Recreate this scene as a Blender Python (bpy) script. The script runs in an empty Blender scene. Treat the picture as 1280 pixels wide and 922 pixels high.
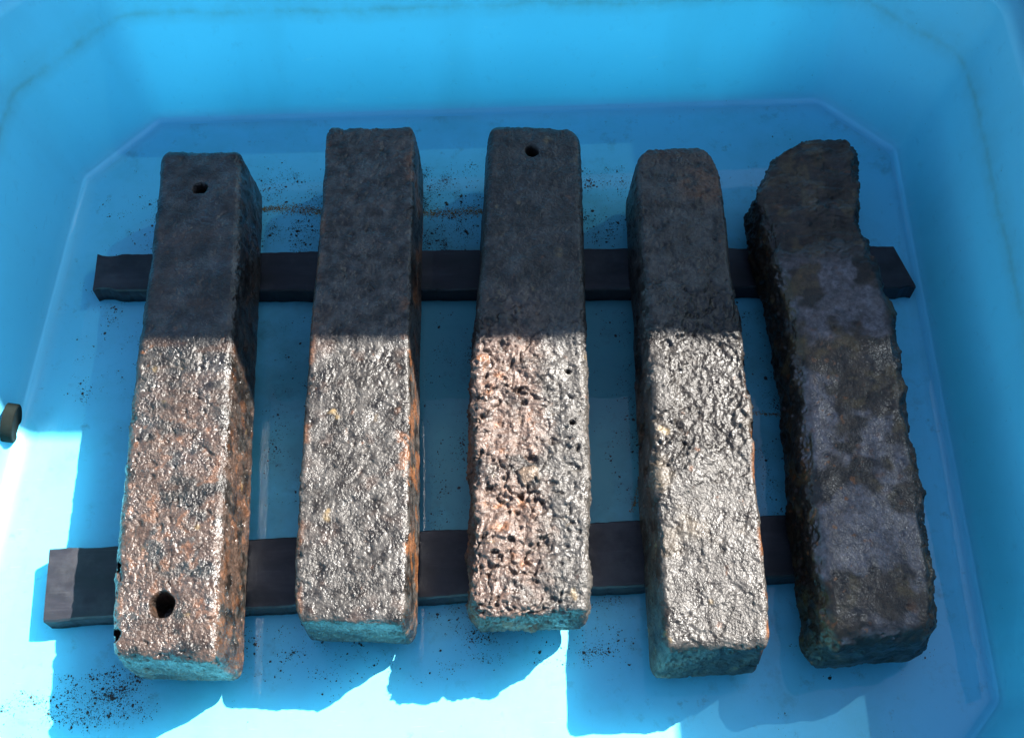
import bpy, math, random
import numpy as np
from mathutils import Matrix, Vector

# ------------------------------------------------------------------ camera
scene = bpy.context.scene
COL = scene.collection
cam_data = bpy.data.cameras.new('camera')
cam = bpy.data.objects.new('camera', cam_data)
COL.objects.link(cam)
cam_data.sensor_width = 36.0
cam_data.lens = 39.375
cam_data.clip_start = 0.05
cam_data.clip_end = 200.0
cam.matrix_world = (Matrix.Translation((0, 0, 1.514)) @ Matrix.Rotation(math.radians(28.7), 4, 'X')
                    @ Matrix.Rotation(math.radians(-1.2), 4, 'Z'))
scene.camera = cam

# ------------------------------------------------------------------ sky, sun, exposure
SUN = Vector((0.85, 0.53, 1.0)).normalized()
world = bpy.data.worlds.new('World')
scene.world = world
world.use_nodes = True
wn = world.node_tree
bg = wn.nodes['Background']
sky = wn.nodes.new('ShaderNodeTexSky')
sky.sky_type = 'NISHITA'
sky.sun_disc = False
sky.dust_density = 0.8
sky.sun_elevation = math.asin(SUN.z)
sky.sun_rotation = math.atan2(SUN.x, SUN.y)
wn.links.new(sky.outputs[0], bg.inputs[0])
bg.inputs[1].default_value = 0.062
sd = bpy.data.lights.new('sun', 'SUN')
sd.energy = 5.0
sd.angle = math.radians(0.53)
sd.color = (1.0, 0.95, 0.88)
sun = bpy.data.objects.new('sun', sd)
COL.objects.link(sun)
sun.rotation_euler = SUN.to_track_quat('Z', 'Y').to_euler()
sun.location = SUN * 10
vs = scene.view_settings
vs.view_transform = 'Standard'
vs.look = 'None'
vs.gamma = 1.0
vs.exposure = 2.25
vs.use_curve_mapping = False

rng = np.random.default_rng(7)
random.seed(7)

# ------------------------------------------------------------------ helpers
def mesh_obj(name, verts, faces, mat=None, parent=None, smooth=True, loc=(0, 0, 0)):
    me = bpy.data.meshes.new(name)
    me.from_pydata([tuple(map(float, v)) for v in verts], [], [tuple(map(int, f)) for f in faces])
    me.update()
    if smooth:
        me.polygons.foreach_set('use_smooth', [True] * len(me.polygons))
    o = bpy.data.objects.new(name, me)
    COL.objects.link(o)
    if mat:
        me.materials.append(mat)
    o.location = loc
    if parent:
        o.parent = parent
    return o

def quad_obj(name, V, Q, mat, loc, smooth=True, parent=None):
    """fast builder for big quad meshes held in numpy arrays"""
    me = bpy.data.meshes.new(name)
    n, m = len(V), len(Q)
    me.vertices.add(n)
    me.vertices.foreach_set('co', V.astype(np.float32).ravel())
    me.loops.add(m * 4)
    me.loops.foreach_set('vertex_index', Q.astype(np.int32).ravel())
    me.polygons.add(m)
    me.polygons.foreach_set('loop_start', np.arange(0, m * 4, 4, dtype=np.int32))
    me.polygons.foreach_set('loop_total', np.full(m, 4, dtype=np.int32))
    me.update(calc_edges=True)
    me.validate()
    if smooth:
        me.polygons.foreach_set('use_smooth', np.ones(len(me.polygons), dtype=bool))
    o = bpy.data.objects.new(name, me)
    COL.objects.link(o)
    me.materials.append(mat)
    o.location = loc
    if parent:
        o.parent = parent
    return o

def tag(o, label=None, cat=None, group=None, kind=None):
    if label: o['label'] = label
    if cat: o['category'] = cat
    if group: o['group'] = group
    if kind: o['kind'] = kind
    return o

def empty(name, loc=(0, 0, 0)):
    o = bpy.data.objects.new(name, None)
    COL.objects.link(o)
    o.location = loc
    return o

def box_vf(c, s):
    x, y, z = c; a, b, d = s[0] / 2, s[1] / 2, s[2] / 2
    v = [(x - a, y - b, z - d), (x + a, y - b, z - d), (x + a, y + b, z - d), (x - a, y + b, z - d),
         (x - a, y - b, z + d), (x + a, y - b, z + d), (x + a, y + b, z + d), (x - a, y + b, z + d)]
    f = [(3, 2, 1, 0), (4, 5, 6, 7), (0, 1, 5, 4), (1, 2, 6, 5), (2, 3, 7, 6), (3, 0, 4, 7)]
    return v, f

# vectorised gradient noise
_perm = np.random.default_rng(3).permutation(512).astype(np.int64)
_perm = np.concatenate([_perm, _perm])
_grad = np.random.default_rng(4).normal(size=(512, 3))
_grad /= np.linalg.norm(_grad, axis=1, keepdims=True)

def pn(P, scale, seed=0):
    X = P / scale + np.array([seed * 17.13 + 100, seed * 31.7 + 200, seed * 7.77 + 300])
    I = np.floor(X).astype(np.int64)
    F = X - I
    I &= 511
    U = F * F * F * (F * (F * 6 - 15) + 10)
    out = 0
    for dx in (0, 1):
        wx = U[:, 0] if dx else 1 - U[:, 0]
        for dy in (0, 1):
            wy = U[:, 1] if dy else 1 - U[:, 1]
            for dz in (0, 1):
                wz = U[:, 2] if dz else 1 - U[:, 2]
                h = _perm[(_perm[(_perm[(I[:, 0] + dx) & 511] + I[:, 1] + dy) & 511] + I[:, 2] + dz) & 511]
                g = _grad[h]
                d = g[:, 0] * (F[:, 0] - dx) + g[:, 1] * (F[:, 1] - dy) + g[:, 2] * (F[:, 2] - dz)
                out = out + d * wx * wy * wz
    return out * 1.6

def fbm(P, scale, oct=4, seed=0, gain=0.5, ridged=False):
    a, t, tot = 1.0, 0, 0
    for i in range(oct):
        n = pn(P, scale / 2 ** i, seed + i * 1.3)
        if ridged:
            n = 1 - 2 * np.abs(n)
        t = t + a * n
        tot += a
        a *= gain
    return t / tot

def sstep(a, b, x):
    t = np.clip((x - a) / (b - a), 0, 1)
    return t * t * (3 - 2 * t)

# ------------------------------------------------------------------ materials
def new_mat(name):
    m = bpy.data.materials.new(name)
    m.use_nodes = True
    return m, m.node_tree.nodes, m.node_tree.links, m.node_tree.nodes['Principled BSDF']

def ramp(nodes, stops):
    r = nodes.new('ShaderNodeValToRGB')
    e = r.color_ramp.elements
    e[0].position, e[0].color = stops[0][0], (*stops[0][1], 1)
    e[1].position, e[1].color = stops[1][0], (*stops[1][1], 1)
    for p, c in stops[2:]:
        k = e.new(p); k.color = (*c, 1)
    return r

def noise(nodes, links, vec, scale, detail=4, rough=0.5):
    n = nodes.new('ShaderNodeTexNoise')
    n.inputs['Scale'].default_value = scale
    n.inputs['Detail'].default_value = detail
    n.inputs['Roughness'].default_value = rough
    links.new(vec, n.inputs['Vector'])
    return n

def mixc(nodes, links, fac, a, b, mode='MIX'):
    m = nodes.new('ShaderNodeMix')
    m.data_type = 'RGBA'
    m.blend_type = mode
    for sock, val in ((m.inputs[0], fac), (m.inputs[6], a), (m.inputs[7], b)):
        if hasattr(val, 'is_output'):
            links.new(val, sock)
        elif isinstance(val, (int, float)):
            sock.default_value = val
        else:
            sock.default_value = (*val, 1)
    return m.outputs[2]

# moulded blue plastic with a scum line and scuffs
def make_plastic(name, thin, spec=0.5, ro=(.34, .5)):
    m, n, l, b = new_mat(name)
    geo = n.new('ShaderNodeNewGeometry')
    pos = geo.outputs['Position']
    n1 = noise(n, l, pos, 3.0, 5)
    n2 = noise(n, l, pos, 38.0, 6, 0.65)
    base = ramp(n, [(0.3, (0.125, 0.60, 0.80)), (0.7, (0.145, 0.64, 0.84))])
    l.new(n1.outputs['Fac'], base.inputs['Fac'])
    # scum line: a thin faint olive band about 20 cm up the wall
    sep = n.new('ShaderNodeSeparateXYZ'); l.new(pos, sep.inputs[0])
    n3 = noise(n, l, pos, 6.0, 5, 0.6)
    ad = n.new('ShaderNodeMath'); ad.operation = 'MULTIPLY_ADD'
    l.new(n3.outputs['Fac'], ad.inputs[0]); ad.inputs[1].default_value = 0.035; ad.inputs[2].default_value = -0.0175
    zz = n.new('ShaderNodeMath'); zz.operation = 'ADD'
    l.new(sep.outputs['Z'], zz.inputs[0]); l.new(ad.outputs[0], zz.inputs[1])
    band = ramp(n, [(0.0, (0, 0, 0)), (0.175, (0, 0, 0)), (0.192, (0.35, 0.35, 0.35)), (0.200, (0.8, 0.8, 0.8)), (0.206, (0.35, 0.35, 0.35)), (0.24, (0, 0, 0))])
    l.new(zz.outputs[0], band.inputs['Fac'])
    bm = n.new('ShaderNodeMath'); bm.operation = 'MULTIPLY'
    l.new(band.outputs[0], bm.inputs[0])
    bn = ramp(n, [(0.35, (0.15, 0.15, 0.15)), (0.62, (0.6, 0.6, 0.6))])
    l.new(noise(n, l, pos, 14.0, 5, 0.7).outputs['Fac'], bn.inputs['Fac'])
    l.new(bn.outputs[0], bm.inputs[1])
    c = mixc(n, l, bm.outputs[0], base.outputs[0], (0.12, 0.20, 0.13))
    # fine scuffs and dirt film
    sc = ramp(n, [(0.60, (0, 0, 0)), (0.78, (0.30, 0.30, 0.30))])
    l.new(n2.outputs['Fac'], sc.inputs['Fac'])
    c = mixc(n, l, sc.outputs[0], c, (0.10, 0.36, 0.50))
    # hair scratches and small dark specks from use
    for sc_, ax, lo, hi, k, cc in ((26.0, (1, 14, 1), .66, .70, .22, (0.30, 0.70, 0.82)), (26.0, (12, 1, 3), .67, .71, .20, (0.08, 0.38, 0.55)),
                                   (240.0, (1, 1, 1), .72, .76, .7, (0.02, 0.06, 0.07)), (7.0, (1, 1, .15), .52, .75, .22, (0.10, 0.40, 0.50))):
        mp = n.new('ShaderNodeMapping'); mp.inputs['Scale'].default_value = ax; mp.inputs['Rotation'].default_value = (0, 0, .4)
        l.new(pos, mp.inputs[0])
        rs = ramp(n, [(lo, (0, 0, 0)), (hi, (k, k, k))])
        l.new(noise(n, l, mp.outputs[0], sc_, 3, 0.6).outputs['Fac'], rs.inputs['Fac'])
        c = mixc(n, l, rs.outputs[0], c, cc)
    # silt tint between the rails, its dark colour painted to deepen the gaps' shade
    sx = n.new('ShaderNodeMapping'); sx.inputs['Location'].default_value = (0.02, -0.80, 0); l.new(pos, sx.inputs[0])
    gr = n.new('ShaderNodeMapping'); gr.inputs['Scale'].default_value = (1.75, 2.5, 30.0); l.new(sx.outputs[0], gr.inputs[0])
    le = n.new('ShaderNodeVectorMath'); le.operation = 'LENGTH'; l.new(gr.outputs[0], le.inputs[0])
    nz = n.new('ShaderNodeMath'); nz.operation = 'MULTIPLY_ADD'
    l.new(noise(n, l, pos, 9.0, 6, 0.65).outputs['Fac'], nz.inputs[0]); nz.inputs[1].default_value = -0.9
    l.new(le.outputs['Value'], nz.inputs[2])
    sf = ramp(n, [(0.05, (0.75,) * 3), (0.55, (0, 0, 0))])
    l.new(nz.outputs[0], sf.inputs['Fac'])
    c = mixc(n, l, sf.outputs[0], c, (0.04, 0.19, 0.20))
    # smears of wet rust dust on the floor
    low = n.new('ShaderNodeMath'); low.operation = 'LESS_THAN'; low.inputs[1].default_value = .004
    l.new(sep.outputs['Z'], low.inputs[0])
    for sc_, lo, hi, k, cc in ((16.0, .57, .74, .40, (0.030, 0.060, 0.050)), (30.0, .60, .74, .55, (0.045, 0.040, 0.022)), (5.0, .48, .75, .45, (0.06, 0.42, 0.46))):
        rs = ramp(n, [(lo, (0, 0, 0)), (hi, (k, k, k))])
        l.new(noise(n, l, pos, sc_, 8, 0.72).outputs['Fac'], rs.inputs['Fac'])
        mm = n.new('ShaderNodeMath'); mm.operation = 'MULTIPLY'
        l.new(rs.outputs[0], mm.inputs[0]); l.new(low.outputs[0], mm.inputs[1])
        c = mixc(n, l, mm.outputs[0], c, cc)
    l.new(c, b.inputs['Base Color'])
    tl = n.new('ShaderNodeBsdfTranslucent'); l.new(c, tl.inputs[0])
    mt = n.new('ShaderNodeMixShader'); mt.inputs[0].default_value = thin
    l.new(b.outputs[0], mt.inputs[1]); l.new(tl.outputs[0], mt.inputs[2])
    l.new(mt.outputs[0], n['Material Output'].inputs['Surface'])
    b.inputs['Specular IOR Level'].default_value = spec
    rr = ramp(n, [(0.3, (ro[0],) * 3), (0.7, (ro[1],) * 3)])
    l.new(n2.outputs['Fac'], rr.inputs['Fac'])
    l.new(rr.outputs[0], b.inputs['Roughness'])
    b.inputs['IOR'].default_value = 1.5
    bp = n.new('ShaderNodeBump'); bp.inputs['Strength'].default_value = 0.12; bp.inputs['Distance'].default_value = 0.002
    l.new(noise(n, l, pos, 22.0, 3).outputs['Fac'], bp.inputs['Height'])
    l.new(bp.outputs[0], b.inputs['Normal'])
    return m

def make_iron(name, bump=1.0, wetness=1.0):
    m, n, l, b = new_mat(name)
    tc = n.new('ShaderNodeTexCoord'); v = tc.outputs['Object']
    at = n.new('ShaderNodeVertexColor'); at.layer_name = 'tint'
    n1 = noise(n, l, v, 150.0, 7, 0.75)
    r1 = ramp(n, [(0.30, (0.18,) * 3), (0.68, (1.0,) * 3)])
    l.new(n1.outputs['Fac'], r1.inputs['Fac'])
    c = mixc(n, l, 1.0, at.outputs['Color'], r1.outputs[0], 'MULTIPLY')
    l.new(c, b.inputs['Base Color'])
    l.new(at.outputs['Alpha'], b.inputs['Roughness'])
    b.inputs['Specular IOR Level'].default_value = 0.42
    # relief: centimetre lumps, then wet grains two to four millimetres across
    n3 = noise(n, l, v, 115.0, 3, 0.6)
    bp = n.new('ShaderNodeBump'); bp.inputs['Strength'].default_value = 1.0; bp.inputs['Distance'].default_value = 0.0030 * bump
    l.new(n3.outputs['Fac'], bp.inputs['Height'])
    n5 = noise(n, l, v, 320.0, 2.6, 0.55)
    nm = noise(n, l, v, 33.0, 4, 0.6)
    rm = ramp(n, [(0.36, (.30,) * 3), (0.62, (1.0,) * 3)])
    l.new(nm.outputs['Fac'], rm.inputs['Fac'])
    bp2 = n.new('ShaderNodeBump'); bp2.inputs['Strength'].default_value = 1.0; bp2.inputs['Distance'].default_value = 0.0024 * bump
    l.new(n5.outputs['Fac'], bp2.inputs['Height'])
    l.new(rm.outputs[0], bp2.inputs['Strength'])
    l.new(bp.outputs[0], bp2.inputs['Normal'])
    l.new(bp2.outputs[0], b.inputs['Normal'])
    # film of water
    nw = noise(n, l, v, 24.0, 4, 0.6)
    rw = ramp(n, [(0.42, (wetness * .12,) * 3), (0.66, (wetness,) * 3)])
    l.new(nw.outputs['Fac'], rw.inputs['Fac'])
    l.new(rw.outputs[0], b.inputs['Coat Weight'])
    b.inputs['Coat IOR'].default_value = 1.42
    b.inputs['Coat Roughness'].default_value = 0.15
    l.new(bp2.outputs[0], b.inputs['Coat Normal'])
    return m

def make_rubber():
    m, n, l, b = new_mat('black_rubber')
    tc = n.new('ShaderNodeTexCoord')
    mp = n.new('ShaderNodeMapping'); mp.inputs['Scale'].default_value = (1, 4, 4)
    l.new(tc.outputs['Object'], mp.inputs[0])
    n1 = noise(n, l, mp.outputs[0], 9.0, 6, 0.6)
    r = ramp(n, [(0.3, (0.008, 0.008, 0.010)), (0.52, (0.015, 0.014, 0.019)), (0.7, (0.030, 0.028, 0.034))])
    l.new(n1.outputs['Fac'], r.inputs['Fac'])
    l.new(r.outputs[0], b.inputs['Base Color'])
    b.inputs['Specular IOR Level'].default_value = 0.3
    rr = ramp(n, [(0.3, (0.30,) * 3), (0.7, (0.65,) * 3)])
    n2 = noise(n, l, tc.outputs['Object'], 18.0, 5, 0.6)
    l.new(n2.outputs['Fac'], rr.inputs['Fac'])
    l.new(rr.outputs[0], b.inputs['Roughness'])
    n6 = noise(n, l, tc.outputs['Object'], 14.0, 7, 0.7)
    r6 = ramp(n, [(0.50, (0, 0, 0)), (0.68, (.8, .8, .8))])
    l.new(n6.outputs['Fac'], r6.inputs['Fac'])
    dc = mixc(n, l, r6.outputs[0], r.outputs[0], (0.036, 0.035, 0.040))
    mq = n.new('ShaderNodeMapping'); mq.inputs['Scale'].default_value = (2, 60, 60); l.new(tc.outputs['Object'], mq.inputs[0])
    r7 = ramp(n, [(0.64, (0, 0, 0)), (0.70, (.3, .3, .3))])
    l.new(noise(n, l, mq.outputs[0], 9.0, 4, 0.6).outputs['Fac'], r7.inputs['Fac'])
    dc = mixc(n, l, r7.outputs[0], dc, (0.07, 0.068, 0.075))
    l.new(dc, b.inputs['Base Color'])
    bp = n.new('ShaderNodeBump'); bp.inputs['Strength'].default_value = 0.5; bp.inputs['Distance'].default_value = 0.0015
    l.new(n1.outputs['Fac'], bp.inputs['Height'])
    l.new(bp.outputs[0], b.inputs['Normal'])
    return m

def make_water():
    m, n, l, b = new_mat('clear_water')
    n.remove(b)
    out = n['Material Output']
    tr = n.new('ShaderNodeBsdfTransparent'); tr.inputs[0].default_value = (0.95, 0.99, 0.99, 1)
    gl = n.new('ShaderNodeBsdfGlossy'); gl.inputs['Roughness'].default_value = 0.0
    fr = n.new('ShaderNodeFresnel'); fr.inputs['IOR'].default_value = 1.333
    mx = n.new('ShaderNodeMixShader')
    geo = n.new('ShaderNodeNewGeometry')
    bp = n.new('ShaderNodeBump'); bp.inputs['Strength'].default_value = 0.05; bp.inputs['Distance'].default_value = 0.002
    l.new(noise(n, l, geo.outputs['Position'], 25.0, 2).outputs['Fac'], bp.inputs['Height'])
    l.new(bp.outputs[0], gl.inputs['Normal'])
    l.new(fr.outputs[0], mx.inputs[0]); l.new(tr.outputs[0], mx.inputs[1]); l.new(gl.outputs[0], mx.inputs[2])
    l.new(mx.outputs[0], out.inputs['Surface'])
    return m

def simple(name, c, rough=0.6, ns=None, amp=0.4):
    m, n, l, b = new_mat(name)
    b.inputs['Roughness'].default_value = rough
    geo = n.new('ShaderNodeNewGeometry')
    n1 = noise(n, l, geo.outputs['Position'], ns or 30.0, 5, 0.6)
    r = ramp(n, [(0.3, tuple(x * (1 - amp) for x in c)), (0.7, tuple(x * (1 + amp) for x in c))])
    l.new(n1.outputs['Fac'], r.inputs['Fac'])
    l.new(r.outputs[0], b.inputs['Base Color'])
    return m

def make_sheet(name, base, through):
    """sheet that scatters little and lets a share of the sun straight through"""
    m, n, l, b = new_mat(name)
    out = n['Material Output']
    b.inputs['Base Color'].default_value = (*base, 1)
    b.inputs['Roughness'].default_value = 0.8
    tr = n.new('ShaderNodeBsdfTransparent'); tr.inputs[0].default_value = (*through, 1)
    ad = n.new('ShaderNodeAddShader')
    l.new(b.outputs[0], ad.inputs[0]); l.new(tr.outputs[0], ad.inputs[1])
    l.new(ad.outputs[0], out.inputs['Surface'])
    return m

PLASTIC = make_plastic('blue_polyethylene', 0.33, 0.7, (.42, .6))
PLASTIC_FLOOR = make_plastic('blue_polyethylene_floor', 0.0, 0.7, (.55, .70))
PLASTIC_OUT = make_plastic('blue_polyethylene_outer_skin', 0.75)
RUBBER = make_rubber()
WATER = make_water()
BLUE_SHEET = make_sheet('blue_black_added_net', (.025, .05, .06), (.01, .015, .016))  # both nets are added shade casters; see-through share sets the shade depth
DARK_SHEET = make_sheet('dark_added_net', (.03, .04, .045), (.03, .035, .04))
METAL = simple('galvanised_steel', (0.45, 0.46, 0.47), 0.45)
CONCRETE = simple('concrete', (0.32, 0.31, 0.29), 0.85, 6.0, 0.25)
DARK = simple('dark_rubber_plug', (0.006, 0.009, 0.008), 0.8)
DARK.node_tree.nodes['Principled BSDF'].inputs['Specular IOR Level'].default_value = 0.08
FLAKE = simple('black_rust_flake', (0.018, 0.015, 0.012), 0.6, 200.0)
SEDIMENT = simple('rust_sediment', (0.24, 0.13, 0.03), 0.8, 200.0)

# ------------------------------------------------------------------ the tub
FLOOR = np.array([(-.723, 1.213), (-.610, 1.342), (.549, 1.356), (.667, 1.237),
                  (.634, .31), (.52, .19), (-.63, .17), (-.765, .30)])

def offset_poly(P, d):
    n = len(P); out = []
    for i in range(n):
        a, b, c = P[i - 1], P[i], P[(i + 1) % n]
        e1 = (b - a) / np.linalg.norm(b - a); e2 = (c - b) / np.linalg.norm(c - b)
        n1 = np.array([-e1[1], e1[0]]); n2 = np.array([-e2[1], e2[0]])   # outward for clockwise order
        out.append(b + d * (n1 + n2) / (1 + n1 @ n2))
    return np.array(out)

def round_poly(P, r, seg=7, straight=12):
    n = len(P); out = []
    for i in range(n):
        a, b, c = P[i - 1], P[i], P[(i + 1) % n]
        e1 = (a - b) / np.linalg.norm(a - b); e2 = (c - b) / np.linalg.norm(c - b)
        ang = math.acos(float(np.clip(e1 @ e2, -1, 1)))
        t = r / math.tan(ang / 2)
        p1, p2 = b + e1 * t, b + e2 * t
        for k in range(seg + 1):
            u = k / seg
            out.append((1 - u) ** 2 * p1 + 2 * u * (1 - u) * b + u ** 2 * p2)
        d = P[(i + 2) % n] - c; d = d / np.linalg.norm(d)
        e3 = (b - c) / np.linalg.norm(b - c)
        ang2 = math.acos(float(np.clip(e3 @ d, -1, 1)))
        q = c + e3 * (r / math.tan(ang2 / 2))
        for k in range(1, straight):
            u = k / straight
            out.append((1 - u) * p2 + u * q)
    return np.array(out)

FLARE = 0.25
# profile: (outward offset, height, corner radius)
prof = [(-.40, 0.0, .005), (-.08, 0.0, .01), (-.06, 0.0, .012), (-.030, 0.0, .014)]
for k in range(1, 9):                                   # fillet from floor to wall
    t = k / 8 * math.radians(76)
    R_ = .036
    prof.append((-.030 + R_ * math.sin(t), R_ * (1 - math.cos(t)), .014 + .004 * k))
o0, z0 = prof[-1][0], prof[-1][1]
for z in np.linspace(.05, .295, 18):
    prof.append((o0 + FLARE * (z - z0), z, .045 + .06 * z))
o1, z1 = prof[-1][0], prof[-1][1]
for k in range(1, 7):                                   # rolled lip
    t = k / 6 * math.radians(80)
    prof.append((o1 + .014 * (1 - math.cos(t)) + .003 * k / 6, z1 + .014 * math.sin(t), .08))
o2, z2 = prof[-1][0], prof[-1][1]
prof += [(o2 + .01, z2 + .001, .08), (o2 + .030, z2 + .001, .09), (o2 + .036, z2 - .003, .09), (o2 + .038, z2 - .010, .09),
         (o2 + .038, z2 - .02, .09), (o2 + .037, z2 - .022, .09), (o2 + .036, z2 - .026, .09), (o2 + .034, z2 - .03, .09)]
for z in (.22, .12, .03):
    prof.append((o0 + FLARE * (z - z0) + .046, z, .06))
prof += [(.040, .006, .04), (.020, -.009, .03), (-.4, -.009, .01)]
rings = []
for off, z, r in prof:
    ring = round_poly(offset_poly(FLOOR, off), r) if off > -.3 else None
    if ring is None:
        base = round_poly(offset_poly(FLOOR, -.08), .01)
        ctr = base.mean(0); ring = ctr + (base - ctr) * .35
    rings.append(np.column_stack([ring, np.full(len(ring), z)]))
M = len(rings[0])
V = np.concatenate(rings)
# moulded wall is never dead flat: very slight bulge
wob = pn(V * np.array([1, 1, 1.0]), 0.35, 5) * .003 * sstep(.02, .12, V[:, 2])
V[:, 0] += wob; V[:, 1] += wob
F = []
for i in range(len(rings) - 1):
    for j in range(M):
        k = (j + 1) % M
        F.append((i * M + j, i * M + k, (i + 1) * M + k, (i + 1) * M + j))
F.append(tuple(range(M - 1, -1, -1)))
F.append(tuple((len(rings) - 1) * M + j for j in range(M)))
tub = tag(empty('plastic_tub', (0, 0, 0)), 'large light blue moulded plastic tub with chamfered corners', 'tub')
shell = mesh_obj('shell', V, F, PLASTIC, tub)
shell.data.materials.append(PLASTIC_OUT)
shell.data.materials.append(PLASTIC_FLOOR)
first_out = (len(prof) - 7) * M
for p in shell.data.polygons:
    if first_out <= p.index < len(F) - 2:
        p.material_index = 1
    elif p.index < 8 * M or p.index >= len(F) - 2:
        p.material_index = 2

# drain plug set into the left wall at floor level
pv, pf = [], []
NS = 28
prf = [(0.0, .0005), (.022, .0005), (.023, .001), (.0245, .002), (.0275, .002), (.029, .0005), (.029, -.014)]
for r, h in prf:
    for k in range(NS):
        a = 2 * math.pi * k / NS
        pv.append((h, r * math.cos(a), r * math.sin(a)))
for i in range(len(prf) - 1):
    for k in range(NS):
        k2 = (k + 1) % NS
        pf.append((i * NS + k, (i + 1) * NS + k, (i + 1) * NS + k2, i * NS + k2))
plug = mesh_obj('drain_plug', pv, pf, DARK, tub, loc=(-.7355, .738, .0305))
plug.rotation_euler = (0, math.radians(14), math.radians(-3))
tag(plug, 'dark round drain plug at foot of wall')

# ground under the tub
gv = [(-30, -30, -.012), (30, -30, -.012), (30, 30, -.012), (-30, 30, -.012)]
tag(mesh_obj('ground', gv, [(0, 1, 2, 3)], CONCRETE, smooth=False), kind='structure')

# shallow water with a meniscus at the wall
WZ = .011
wrings = []
for off, dz in [(-.45, 0), (-.08, 0), (-.035, 0), (-.022, 0.0001), (-.017, .0004), (-.0135, .0012), (-.0112, .0027), (-.0090, .0045)]:
    if off < -.3:
        base = round_poly(offset_poly(FLOOR, -.08), .012); ctr = base.mean(0); ring = ctr + (base - ctr) * .3
    else:
        ring = round_poly(offset_poly(FLOOR, off), .018)
    wrings.append(np.column_stack([ring, np.full(len(ring), WZ + dz)]))
V = np.concatenate(wrings); F = []
for i in range(len(wrings) - 1):
    for j in range(M):
        k = (j + 1) % M
        F.append((i * M + j, i * M + k, (i + 1) * M + k, (i + 1) * M + j))
F.append(tuple(range(M - 1, -1, -1)))
water = mesh_obj('water', V, F, WATER)
tag(water, 'shallow clear water lying on the tub floor', kind='structure')

# ------------------------------------------------------------------ added screens, unseen, put outside the frame to throw the shade
def added_screen(name, p0, p1, height, label, mat, low=.06):
    p0, p1 = Vector(p0), Vector(p1)
    d = (p1 - p0); L = d.length; ang = math.atan2(d.y, d.x)
    root = tag(empty(name, (p0.x, p0.y, -.012)), label, 'added_screen')
    root.rotation_euler = (0, 0, ang)
    v, f = [], []
    nx, nz = 40, 16
    for i in range(nx + 1):
        for k in range(nz + 1):
            x = L * i / nx; z = low + (height + .012 - low) * k / nz
            yy = .006 * math.sin(i * .9) * math.sin(math.pi * k / nz)
            v.append((x, yy, z))
    for i in range(nx):
        for k in range(nz):
            a = i * (nz + 1) + k
            f.append((a, a + nz + 1, a + nz + 2, a + 1))
    mesh_obj('sheet', v, f, mat, root)
    for x in (0, L):
        bv, bf = box_vf((x, .03, (height - .03) / 2), (.03, .03, height - .03))
        mesh_obj('post', bv, bf, METAL, root, smooth=False)
        bv, bf = box_vf((x, .03, .01), (.05, .5, .02))
        mesh_obj('foot', bv, bf, METAL, root, smooth=False)
    return root
added_screen('added_shade_screen', (-.75, 1.64, 0), (1.85, 1.60, 0), 1.675, 'tall dark net on posts, added unseen behind the tub to cast shade', BLUE_SHEET, .62)  # added blocker; raised hem lets sun reach the back wall from outside
added_screen('added_shade_screen', (.90, 1.70, 0), (.88, -.35, 0), .805, 'low dark net on posts, added unseen along right side of tub to cast shade', DARK_SHEET)

# ------------------------------------------------------------------ rubber rails
def rail(name, pts_bottom, z0, z1, mat, label, seed, group='black rails under the bars'):
    """pts: four top corners LB, LF, RF, RB; long bar with slightly wobbly sawn edges"""
    LB, LF, RF, RB = [np.array(p, float) for p in pts_bottom]
    nx = 160
    prof_ = [(0.0, 0.0), (0.0, .5), (0.0, .93), (.025, 1.0), (.25, 1.0), (.5, 1.0), (.75, 1.0), (.975, 1.0), (1.0, .93), (1.0, .5), (1.0, 0.0)]
    P = []
    for i in range(nx + 1):
        t = i / nx
        b = LB + (RB - LB) * t; f_ = LF + (RF - LF) * t
        for u, h in prof_:
            p = b + (f_ - b) * u
            P.append((p[0], p[1], z0 + (z1 - z0) * h))
    P = np.array(P); m = len(prof_)
    edge = pn(P * np.array([1, .0, .0]), .03, seed) * .0016 + pn(P * np.array([1, .0, .0]), .011, seed + 7) * .0009 - .004 * sstep(.45, .7, pn(P * np.array([1, 0, 0]), .06, seed + 8)) + pn(P * np.array([1, 0, 0]), .25, seed + 2) * .002
    back = np.tile(np.array([u for u, h in prof_]), nx + 1)
    P[:, 1] += edge * (1 - 2 * back) + pn(P * np.array([1, 0, 0]), .5, seed + 3) * .002
    P[:, 2] += pn(P, .04, seed + 5) * .0008
    c = P.mean(0); c[2] = z0
    Fq = []
    for i in range(nx):
        for k in range(m - 1):
            a = i * m + k
            Fq.append((a, a + 1, a + m + 1, a + m))
        Fq.append((i * m + m - 1, i * m, (i + 1) * m, (i + 1) * m + m - 1))
    Fq.append(tuple(range(m - 1, -1, -1)))
    Fq.append(tuple(nx * m + k for k in range(m)))
    o = mesh_obj(name, P - c, Fq, mat, loc=c, smooth=False)
    return tag(o, label, 'rail', group)
RZ = .035
rail('rubber_rail', [(-.660, 1.036), (-.657, .966), (.634, .940), (.612, 1.020)], .0015, RZ, RUBBER,
     'black rail at the back of the tub, crossing under the bars', 1)
rail('rubber_rail', [(-.648, .541), (-.638, .438), (.452, .482), (.460, .572)], .0015, RZ, RUBBER,
     'black rail nearer the front, its left end in sunlight', 2)

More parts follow.
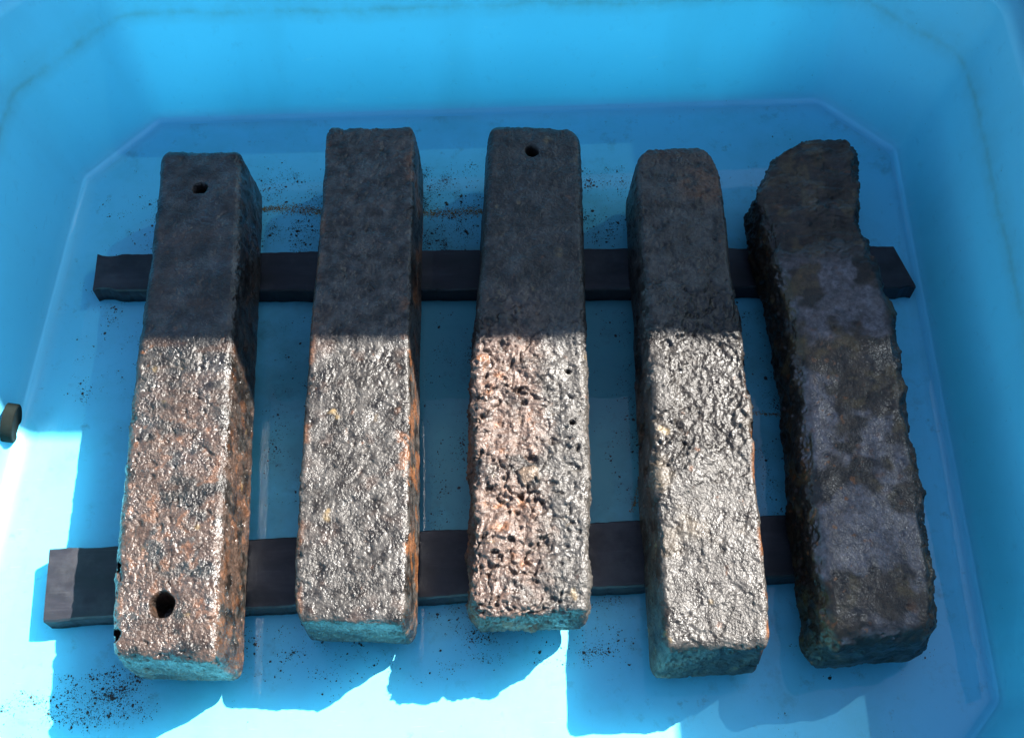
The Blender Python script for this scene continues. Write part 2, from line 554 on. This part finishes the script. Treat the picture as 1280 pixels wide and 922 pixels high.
# ------------------------------------------------------------------ iron bars
ZT = .145
OUT = {
1: {'L': [(-0.5369, 1.1556), (-0.5432, 1.1462), (-0.5333, 0.9815), (-0.5293, 0.8022), (-0.5199, 0.5937), (-0.5136, 0.4829), (-0.5028, 0.3796), (-0.4956, 0.3577)], 'R': [(-0.4237, 1.1526), (-0.4143, 1.1459), (-0.4028, 0.9782), (-0.3942, 0.7989), (-0.3826, 0.5906), (-0.3772, 0.4799), (-0.3711, 0.3768), (-0.3713, 0.3512)]},
2: {'L': [(-0.281, 1.1974), (-0.2865, 1.1828), (-0.2844, 1.0493), (-0.2864, 0.7963), (-0.2849, 0.5884), (-0.2829, 0.4778), (-0.2796, 0.4203), (-0.2731, 0.3998)], 'R': [(-0.1515, 1.1922), (-0.1449, 1.179), (-0.1442, 1.0456), (-0.1438, 0.7929), (-0.1385, 0.585), (-0.1388, 0.4747), (-0.139, 0.4071), (-0.1435, 0.392)]},
3: {'L': [(-0.0248, 1.1937), (-0.0287, 1.1758), (-0.0359, 1.0428), (-0.0414, 0.9403), (-0.0534, 0.7907), (-0.0558, 0.702), (-0.0538, 0.5831), (-0.0581, 0.4729), (-0.0552, 0.4155), (-0.0482, 0.3981)], 'R': [(0.0991, 1.1871), (0.1157, 1.1638), (0.1122, 1.0389), (0.1107, 0.9364), (0.1045, 0.7869), (0.1033, 0.6982), (0.0994, 0.5797), (0.0937, 0.4696), (0.0917, 0.4123), (0.0851, 0.3993)]},
4: {'L': [(0.224, 1.1420), (0.2080, 1.1330), (0.2000, 1.1150), (0.1975, 1.0900), (0.1958, 1.0368), (0.1944, 0.9201), (0.1954, 0.8109), (0.192, 0.6962), (0.1859, 0.5777), (0.1822, 0.4677), (0.1788, 0.3652), (0.1824, 0.3504)], 'R': [(0.2960, 1.1400), (0.3140, 1.1310), (0.3240, 1.1120), (0.3280, 1.0869), (0.3289, 1.0333), (0.3243, 0.9169), (0.3234, 0.8078), (0.3244, 0.693), (0.3207, 0.5746), (0.3173, 0.4647), (0.3144, 0.3723), (0.3082, 0.3546)]},
5: {'L': [(0.4661, 1.1608), (0.411, 1.1239), (0.3776, 1.0548), (0.3836, 0.9581), (0.3958, 0.8733), (0.3976, 0.8192), (0.3962, 0.7287), (0.3883, 0.6194), (0.3823, 0.4847), (0.3788, 0.3809), (0.3827, 0.355)], 'R': [(0.5302, 1.1689), (0.5516, 1.1392), (0.5363, 0.9981), (0.5415, 0.9114), (0.5488, 0.8423), (0.5469, 0.7762), (0.5393, 0.688), (0.536, 0.5698), (0.531, 0.4601), (0.5225, 0.3879), (0.5038, 0.3633)]},
}

def bar_grid(W, L, H, rx, ry, rz, step):
    nx, ny, nz = int(W / step), int(L / step), int(H / (step * 1.25))
    def face(iu, iv, fixed):
        A, B = np.meshgrid(iu, iv, indexing='ij')
        return A, B
    verts, quads = [], []
    base = 0
    def add(I, J, K, flip):
        nonlocal base
        a, b = I.shape
        verts.append(np.stack([I, J, K], -1).reshape(-1, 3))
        idx = np.arange(a * b).reshape(a, b) + base
        q = np.stack([idx[:-1, :-1], idx[1:, :-1], idx[1:, 1:], idx[:-1, 1:]], -1).reshape(-1, 4)
        quads.append(q[:, ::-1] if flip else q)
        base += a * b
    xs, ys, zs = np.arange(nx + 1), np.arange(ny + 1), np.arange(nz + 1)
    A, B = np.meshgrid(xs, ys, indexing='ij'); add(A, B, np.full_like(A, nz), False); add(A, B, np.zeros_like(A), True)
    A, B = np.meshgrid(ys, zs, indexing='ij'); add(np.full_like(A, nx), A, B, False); add(np.zeros_like(A), A, B, True)
    A, B = np.meshgrid(zs, xs, indexing='ij'); add(B, np.full_like(A, ny), A, False); add(B, np.zeros_like(A), A, True)
    V = np.concatenate(verts); Q = np.concatenate(quads)
    key = V[:, 0] * 10 ** 8 + V[:, 1] * 10 ** 4 + V[:, 2]
    u, first, inv = np.unique(key, return_index=True, return_inverse=True)
    V = V[first]; Q = inv.reshape(-1)[Q]
    P = V / np.array([nx, ny, nz]) * np.array([W, L, H])
    r = np.array([rx, ry, rz]); dim = np.array([W, L, H])
    C = np.clip(P, r, dim - r)
    D = (P - C) / r
    ln = np.linalg.norm(D, axis=1, keepdims=True); ln[ln == 0] = 1
    mx = np.abs(D).max(axis=1, keepdims=True)
    P = C + D / ln * r * mx
    return P, Q

def normals(P, Q):
    n = np.cross(P[Q[:, 2]] - P[Q[:, 0]], P[Q[:, 3]] - P[Q[:, 1]])
    N = np.zeros_like(P)
    for k in range(4):
        np.add.at(N, Q[:, k], n)
    return N / (np.linalg.norm(N, axis=1, keepdims=True) + 1e-12)

def lerp3(a, b, t):
    return a + (b - a) * t[:, None]

def make_bar(k, spec):
    W, L, H = .14, .78, ZT - RZ
    P0, Q = bar_grid(W, L, H, *spec['r'], .0015)
    a = P0[:, 0] / W; s = 1 - P0[:, 1] / L; c = P0[:, 2] / H          # s: 0 back, 1 front
    def edge(E):
        E = np.array(E); y = E[0, 1] + (E[-1, 1] - E[0, 1]) * s
        g = np.linspace(0, 1, 400); yg = E[0, 1] + (E[-1, 1] - E[0, 1]) * g
        xg = np.interp(-yg, -E[:, 1], E[:, 0])
        w = np.exp(-.5 * (np.arange(-20, 21) / 4.0) ** 2); w /= w.sum()
        xs_ = np.convolve(np.pad(xg, 20, mode='edge'), w, mode='valid')
        return np.interp(s, g, xs_), y
    xl, yl = edge(OUT[k]['L']); xr, yr = edge(OUT[k]['R'])
    # smooth the traced outlines a touch
    el, er, ef, eb = spec['taper']
    xl = xl - el * (1 - c); xr = xr + er * (1 - c)
    X = xl + (xr - xl) * a; Y = yl + (yr - yl) * a
    Y = Y + (eb * (1 - s) ** 6 - ef * s ** 6) * (1 - c)
    P = np.column_stack([X, Y, RZ + P0[:, 2]])
    P[:, 2] += spec.get('tilt', 0) * (s - .5)
    N = normals(P, Q)
    d, hole, info = spec['disp'](P, N, s, a, c)
    endf = sstep(.4, .8, np.abs(N[:, 1]))
    d = d + endf * (.0042 * fbm(P, .028, 4, 120 + k, .6) - .0030 * pits(P, .014, 130 + k, .36, .46))
    low = sstep(.0, .25, c)
    P = P + N * (d * (.35 + .65 * low))[:, None]
    P[:, 2] -= hole
    P[:, 2] = np.maximum(P[:, 2], RZ + .0004)
    N2 = normals(P, Q)
    col, rough = spec['paint'](P, N2, s, a, c, d, info)
    fl = sstep(.34, .46, fbm(P, .016, 4, 80 + k, .6)) * sstep(-.15, .25, fbm(P, .09, 3, 90 + k))
    col = lerp3(col, RUST * .8, fl * .55)
    col = col * (1 - .55 * sstep(.30, .44, fbm(P, .024, 4, 100 + k, .6)))[:, None]
    end = sstep(.5, .8, np.abs(N2[:, 1]))                      # end faces darker, broken up by noise
    col = lerp3(col, DKG * .7, end * sstep(-.35, .05, fbm(P, .03, 3, 110 + k)) * .8)
    ctr = np.array([P[:, 0].mean(), P[:, 1].mean(), RZ])
    o = quad_obj('iron_bar', P - ctr, Q, make_iron('corroded_iron_%s' % spec['mat'], spec.get('bump', 1), spec.get('wet', 1)), tuple(ctr))
    attr = o.data.color_attributes.new('tint', 'FLOAT_COLOR', 'POINT')
    attr.data.foreach_set('color', np.column_stack([np.clip(col, 0, 1), rough]).astype(np.float32).ravel())
    return tag(o, spec['label'], 'iron bar', 'corroded iron bars laid across the rails')

def pit_holes(P, spots, N):
    h = np.zeros(len(P))
    for x, y, r, depth in spots:
        dx, dy = P[:, 0] - x, P[:, 1] - y
        ang = np.arctan2(dy, dx)
        rr = r * (1 + .05 * np.sin(2 * ang + x * 90) + .03 * np.sin(5 * ang))
        q = np.hypot(dx, dy)
        up = sstep(.3, .7, N[:, 2])
        h = np.maximum(h, depth * (1 - sstep(.86, 1.10, q / rr)) * up)
    return h

DKG = np.array([.012, .0090, .007]); GREY = np.array([.039, .0355, .032]); RUST = np.array([.22, .080, .024])
BRN = np.array([.072, .040, .026]); PINK = np.array([.150, .098, .076]); TAN = np.array([.26, .18, .08]); MAUVE = np.array([.180, .160, .170])

# bar 1 ---------------------------------------------------------------
def crev(P, scale, seed, w=.10, oct=3):
    """thin sharp crevices along the zero lines of a noise field, 0..1"""
    return 1 - sstep(0, w, np.abs(fbm(P, scale, oct, seed)))
def pits(P, scale, seed, lo=.30, hi=.42):
    return sstep(lo, hi, fbm(P, scale, 2, seed))
def warp(P, scale, amt, seed):
    return P + amt * np.column_stack([pn(P, scale, seed), pn(P, scale, seed + 5), pn(P, scale, seed + 9)])
def disp1(P, N, s, a, c):
    near = sstep(.40, .55, s + .05 * pn(P, .05, 6))
    Pw = warp(P, .03, .008, 10)
    d = .0026 * fbm(P, .06, 3, 11) + .0016 * fbm(Pw, .016, 4, 12, .62) * (.35 + near)
    d -= .0022 * pits(Pw, .014, 13, .36, .44) * (.45 + .75 * near) + .0012 * pits(P, .006, 9, .30, .42) * (.3 + near)
    d -= .0020 * crev(P, .05, 8, .04) * sstep(.1, .35, fbm(P, .08, 2, 7))
    d += .0030 * fbm(P, .02, 3, 5) * sstep(.02, .0, np.minimum(a, 1 - a))
    h = pit_holes(P, [(-.4727, 1.077, .0105, .05), (-.4454, .4238, .0155, .055), (-.5105, .4754, .006, .02), (-.4995, .3866, .008, .02)], N)
    return d, h, {'near': near}
def paint1(P, N, s, a, c, d, info):
    n1 = fbm(P, .07, 4, 15); n2 = fbm(P, .02, 4, 16); n3 = fbm(P, .035, 3, 17)
    col = lerp3(DKG, GREY * 1.6, sstep(-.3, .4, n2))
    rusty = sstep(.50, .66, s + .12 * n1) * sstep(-.20, .05, n3 + .3 * n2)
    col = lerp3(col, (BRN * .6 + PINK * .4), rusty * .75)
    col = lerp3(col, RUST, sstep(.20, .30, n2 + .2 * n1) * sstep(.45, .7, s + .1 * n1) * .38)
    col = lerp3(col, BRN * .9, sstep(.10, .35, fbm(P * np.array([.5, 1.6, 1]), .05, 4, 18)) * (1 - rusty) * .7)
    col = lerp3(col, TAN, sstep(.42, .55, fbm(P, .03, 3, 19)) * sstep(.42, .5, s) * .6)
    side = sstep(.5, .8, N[:, 0])
    col = lerp3(col, RUST * .45, side * sstep(.15, .4, fbm(P, .03, 3, 20)) * .6)
    return col * .8, .40 + .10 * n2

# bar 2 ---------------------------------------------------------------
def disp2(P, N, s, a, c):
    Pw = warp(P, .03, .010, 19)
    d = .0028 * fbm(P, .06, 3, 21) + .0013 * fbm(Pw, .014, 4, 22, .62)
    d += .0022 * terr(fbm(Pw, .05, 4, 20, .6), 4, .8)
    d -= .0022 * pits(Pw, .016, 23, .40, .47) + .0011 * pits(P, .006, 25, .30, .40)
    d -= .0026 * crev(Pw, .055, 24, .03, 4) * sstep(.1, .3, fbm(P, .07, 2, 26))
    return d, 0, {}
def paint2(P, N, s, a, c, d, info):
    n1 = fbm(P, .08, 4, 27); n2 = fbm(P, .02, 4, 28)
    col = lerp3(DKG * 1.1, GREY * 1.9, sstep(-.35, .35, n2))
    edge = np.maximum(1 - sstep(.0, .10, a), sstep(.84, .98, a))
    col = lerp3(col, RUST * 1.15, edge * sstep(.04, .18, fbm(P, .045, 5, 29, .6)) * .6)
    spot = sstep(.36, .48, fbm(P, .045, 3, 30)) * sstep(.48, .6, s)
    col = lerp3(col, TAN, spot * .8)
    col = lerp3(col, PINK, sstep(.1, .45, n1) * .35)
    col = lerp3(col, BRN, sstep(.25, .5, fbm(P, .03, 3, 31)) * .4)
    return col, .42 + .10 * n2

# bar 3 ---------------------------------------------------------------
def disp3(P, N, s, a, c):
    near = sstep(.36, .5, s)
    lump = fbm(P, .045, 4, 41)
    left = 1 - sstep(.45, .75, a + .15 * lump)
    rg = near * (.40 + .60 * left)
    Pw = warp(warp(P, .035, .007, 39), .012, .002, 38)
    d = .0060 * lump * (.35 + .65 * near)
    d += .0125 * terr(fbm(Pw, .042, 5, 42, .60), 5, .70) * (.20 + .80 * rg)
    d += .0040 * fbm(Pw, .014, 4, 43, .65) * (.25 + .75 * rg)
    d -= .0060 * pits(Pw, .020, 48, .34, .42) * rg + .0034 * pits(Pw, .009, 44, .34, .42) * (.25 + .75 * near)
    d -= .0060 * crev(Pw, .075, 49, .035, 4) * rg
    q = np.hypot((P[:, 0] - .018) * 1.15, P[:, 1] - .590) * (1 + .45 * pn(P, .014, 40) + .2 * pn(P, .006, 37))
    keep = sstep(.8, 1.2, q / .015)
    d = d * (.35 + .65 * keep) + (1 - keep) * .0022 + .0022 * (1 - sstep(.0, 1.0, q / .016))
    d -= .0018 * sstep(.9, 1.05, q / .016) * (1 - sstep(1.05, 1.35, q / .016))
    h = pit_holes(P, [(.0383, 1.137, .010, .035), (.080, .665, .004, .012), (.078, .745, .0035, .010)], N)
    return d, h, {'near': near, 'left': left, 'q': q}
def paint3(P, N, s, a, c, d, info):
    n1 = fbm(P, .06, 4, 45); n2 = fbm(P, .018, 4, 46)
    near, left = info['near'], info['left']
    col = lerp3(DKG * 1.2, GREY * 1.3, sstep(-.3, .4, n2))
    col = lerp3(col, GREY * 1.9, near * sstep(.3, .7, a + .2 * n1))
    col = lerp3(col, PINK * 1.05, near * left * sstep(-.45, .05, n1 + .3 * n2) * .85)
    col = lerp3(col, RUST * 1.3, near * sstep(.12, .35, n1 * .5 + n2 * .5 + .25 * (s - .7)) * left * .65)
    col = lerp3(col, TAN, sstep(.40, .55, fbm(P, .03, 3, 47)) * .45)
    col = lerp3(col, np.array([.20, .14, .095]), (1 - sstep(.55, .75, info['q'] / .02)) * .7)
    return col, .45 + .10 * n2

# bar 4 ---------------------------------------------------------------
def disp4(P, N, s, a, c):
    Pw = warp(P, .03, .004, 50)
    plate = fbm(Pw, .075, 5, 51, gain=.58) + .10 * np.sin((s - .45) * 9)
    plate = plate + .10 - .75 * np.exp(-(((P[:, 0] - .278) / .045) ** 2 + ((P[:, 1] - .715) / .085) ** 2))
    ter = sstep(-.02, .005, plate) * .0042 + sstep(.22, .24, plate) * .0026 + sstep(-.25, -.235, plate) * .003
    zone = sstep(.26, .40, s) * (1 - sstep(.66, .76, s + .1 * (a - .5)))
    d = .0020 * fbm(P, .05, 3, 52) + ter * (.30 + .70 * zone) - .003
    rough = (1 - sstep(-.05, .05, plate)) * zone
    d += (.0012 + .0030 * rough) * fbm(Pw, .012, 4, 53, .64) - .0018 * pits(Pw, .013, 54, .38, .46)
    d -= .0034 * crev(Pw, .06, 58, .03, 4) * zone * sstep(-.1, .2, fbm(P, .06, 2, 59))
    return d, 0, {'plate': plate, 'zone': zone, 'rough': rough}
def paint4(P, N, s, a, c, d, info):
    n1 = fbm(P, .07, 4, 55); n2 = fbm(P, .02, 4, 56)
    col = lerp3(DKG * 1.2, GREY * 1.9, sstep(-.4, .35, n2))
    col = lerp3(col, DKG * 1.2, info['rough'] * .7)
    col = lerp3(col, np.array([.15, .12, .085]), sstep(.05, .4, n1) * sstep(.55, .7, s) * .6)
    col = lerp3(col, TAN, sstep(.40, .52, fbm(P, .035, 3, 57)) * sstep(.55, .65, s) * .7)
    q = np.hypot(P[:, 0] - .300, P[:, 1] - 1.07)
    col = lerp3(col, RUST * .7, (1 - sstep(.3, 1, q / .06)) * sstep(-.2, .2, n2) * .7)
    col = lerp3(col, RUST * .8, sstep(.93, .99, a) * sstep(.50, .65, s) * sstep(-.1, .1, fbm(P, .03, 4, 49)) * .7)
    col = lerp3(col, BRN, (1 - sstep(.02, .08, s)) * sstep(-.1, .2, n1) * .6)
    return col, .45 + .10 * n2

# bar 5 ---------------------------------------------------------------
def disp5(P, N, s, a, c):
    Pw = warp(P, .04, .006, 60)
    up = 1 - sstep(.28, .36, s)
    d = .0052 * fbm(P, .07, 3, 62) + .0100 * terr(fbm(Pw * np.array([.6, 1.5, 1]), .06, 5, 61, .6), 5, .7) * (up * .95 + .05)
    d += .0010 * fbm(Pw, .018, 4, 63, .6)
    d += .0050 * sstep(.25, .30, s + .03 * pn(P, .04, 64)) - .0045
    d += .0014 * fbm(Pw, .008, 3, 65) * sstep(.0, .35, fbm(P, .06, 2, 66))
    d += .0085 * terr(fbm(Pw, .028, 4, 67, .6), 4, .7) * sstep(.3, .8, np.abs(N[:, 0]))
    d -= .0020 * pits(Pw, .014, 59, .48, .56)
    d += .0065 * fbm(P, .045, 3, 58) * sstep(.2, .7, np.abs(N[:, 0])) + .0040 * fbm(P, .03, 3, 57) * sstep(.3, .8, np.abs(N[:, 1]))
    return d, 0, {}
def paint5(P, N, s, a, c, d, info):
    n1 = fbm(P, .085, 4, 68); n2 = fbm(P, .022, 4, 69)
    col = lerp3(np.array([.016, .011, .007]), np.array([.050, .030, .015]), sstep(-.3, .4, n2))
    film = sstep(-.07, .11, n1 + .25 * n2) * sstep(.27, .33, s) * sstep(.5, .9, N[:, 2]) * (1 - sstep(.86, .97, a))
    col = lerp3(col, MAUVE, film * (.55 + .35 * sstep(-.2, .3, fbm(P, .012, 3, 73))))
    col = lerp3(col, np.array([.10, .064, .024]), sstep(.10, .30, fbm(P, .04, 4, 70)) * (1 - film) * .8)
    col = lerp3(col, RUST * 1.2, sstep(.34, .42, fbm(P, .012, 3, 71)) * sstep(.4, .6, s) * (1 - sstep(.35, .6, a)) )
    col = lerp3(col, RUST * .8, sstep(.35, .55, fbm(P, .03, 3, 72)) * .5)
    return col, .55 - .12 * film + .06 * n2

def terr(n, k, sharp=.72):
    t = n * k; f = np.floor(t)
    return (f + sstep(sharp, 1, t - f)) / k
SPECS = {
1: dict(r=(.012, .016, .012), taper=(.004, .012, .002, .0), disp=disp1, paint=paint1, mat='pitted', bump=1.0,
        wet=1.0, label='leftmost rusty iron bar with a round hole near each end'),
2: dict(r=(.007, .014, .008), taper=(.004, .006, -.003, .0), disp=disp2, paint=paint2, mat='grey', bump=.85, wet=.50,
        label='flat grey iron bar with orange rusty edges, second from left'),
3: dict(r=(.010, .018, .012), taper=(.010, .004, -.010, .0), disp=disp3, paint=paint3, mat='lumpy', bump=.95, wet=.48,
        label='lumpy pinkish crusted iron bar in the middle, small hole at far end'),
4: dict(r=(.009, .018, .012), taper=(.010, .002, .010, .0), disp=disp4, paint=paint4, mat='flaking', bump=.8, wet=.28,
        label='grey iron bar with flaking layers, rounded rusty far end, second from right'),
5: dict(r=(.016, .026, .022), taper=(.010, .020, .008, .0), disp=disp5, paint=paint5, mat='dark', bump=.45, wet=.55,
        label='wide dark brown bent iron bar lying wholly in shade at right'),
}
for k in (1, 2, 3, 4, 5):
    make_bar(k, SPECS[k])

# ------------------------------------------------------------------ flakes and sediment on the tub floor
def flakes(name, pts, sizes, mat, label):
    n = len(pts)
    V, F = [], []
    for (x, y), r in zip(pts, sizes):
        m = 5
        b = len(V); ph = random.random() * 6.28; st = random.uniform(.5, 1.0); an = random.random() * 3.14
        ca, sa = math.cos(an), math.sin(an)
        for k in range(m):
            t = ph + 6.283 * k / m; rr = r * random.uniform(.55, 1.2)
            u, w = rr * math.cos(t), rr * math.sin(t) * st
            V.append((x + u * ca - w * sa, y + u * sa + w * ca, .0002))
        V.append((x, y, .0003 + r * random.uniform(.25, .5)))
        for k in range(m):
            F.append((b + k, b + (k + 1) % m, b + m))
    o = mesh_obj(name, V, F, mat, smooth=False)
    return tag(o, label, 'debris', kind='stuff')

def cluster(x0, y0, x1, y1, n, clump=8, spread=.25):
    pts = []
    xa, xb = min(x0, x1), max(x0, x1); ya, yb = min(y0, y1), max(y0, y1)
    cs = [(random.uniform(xa, xb), random.uniform(ya, yb), random.uniform(.2, 1)) for _ in range(clump)]
    while len(pts) < n:
        cx, cy, w = random.choice(cs)
        if random.random() < .3:
            pts.append((random.uniform(xa, xb), random.uniform(ya, yb)))
        else:
            pts.append((random.gauss(cx, (xb - xa) * spread * w * .5), random.gauss(cy, (yb - ya) * spread * w * .5)))
    return pts
P_ = []
P_ += cluster(-.15, 1.23, -.05, 1.05, 520, 11)
P_ += cluster(-.41, 1.21, -.31, 1.05, 360, 10)
P_ += cluster(.12, 1.22, .20, 1.06, 170, 8)
P_ += cluster(-.69, 1.17, -.55, .80, 220, 9)
P_ += cluster(-.63, .375, -.50, .31, 420, 9)
P_ += cluster(-.40, .47, -.20, .36, 160, 8)
P_ += cluster(-.12, .47, .17, .37, 300, 12)
P_ += cluster(-.14, .94, -.06, .58, 160, 8)
P_ += cluster(.12, .93, .19, .58, 170, 8)
P_ += cluster(.34, .93, .40, .58, 160, 8)
P_ += cluster(-.37, .94, -.29, .58, 130, 8)
P_ += cluster(-.70, .35, -.62, .29, 60, 5)
P_ += cluster(-.6, 1.25, .6, .3, 120, 40)
for (x_, y_) in list(P_):
    for _ in range(5):
        P_.append((x_ + random.gauss(0, .006), y_ + random.gauss(0, .005)))
nbig = len(P_) // 6
for box in ((-.15, 1.24, -.05, 1.06), (-.41, 1.22, -.31, 1.06), (.12, 1.22, .20, 1.07)):
    P_ = cluster(*box, 120, 7, .18) + P_; nbig += 120
S_ = np.concatenate([np.clip(rng.lognormal(math.log(.0010), .5, nbig), .0004, .0036), np.clip(rng.lognormal(math.log(.00052), .4, len(P_) - nbig), .00025, .0014)])
flakes('rust_flakes', P_, S_, FLAKE, 'black rust flakes scattered over the tub floor')
Q_ = []
for _ in range(4200):
    t = random.random()
    Q_.append((-.417 + .376 * t, 1.143 - .016 * t + random.gauss(0, .0022) * (1 + 1.6 * abs(math.sin(t * 9))) + .003 * math.sin(t * 14)))
for _ in range(260):
    t = random.random()
    Q_.append((.35 + .07 * t, .746 - .007 * t + random.gauss(0, .0018)))
for _ in range(220):
    t = random.random()
    Q_.append((.168 + .022 * t + random.gauss(0, .0015), .59 + .07 * t))
S2 = np.clip(rng.lognormal(math.log(.00075), .4, len(Q_)), .0003, .002)
flakes('rust_sediment', Q_, S2, SEDIMENT, 'brown rust sediment lying in thin lines on the tub floor')
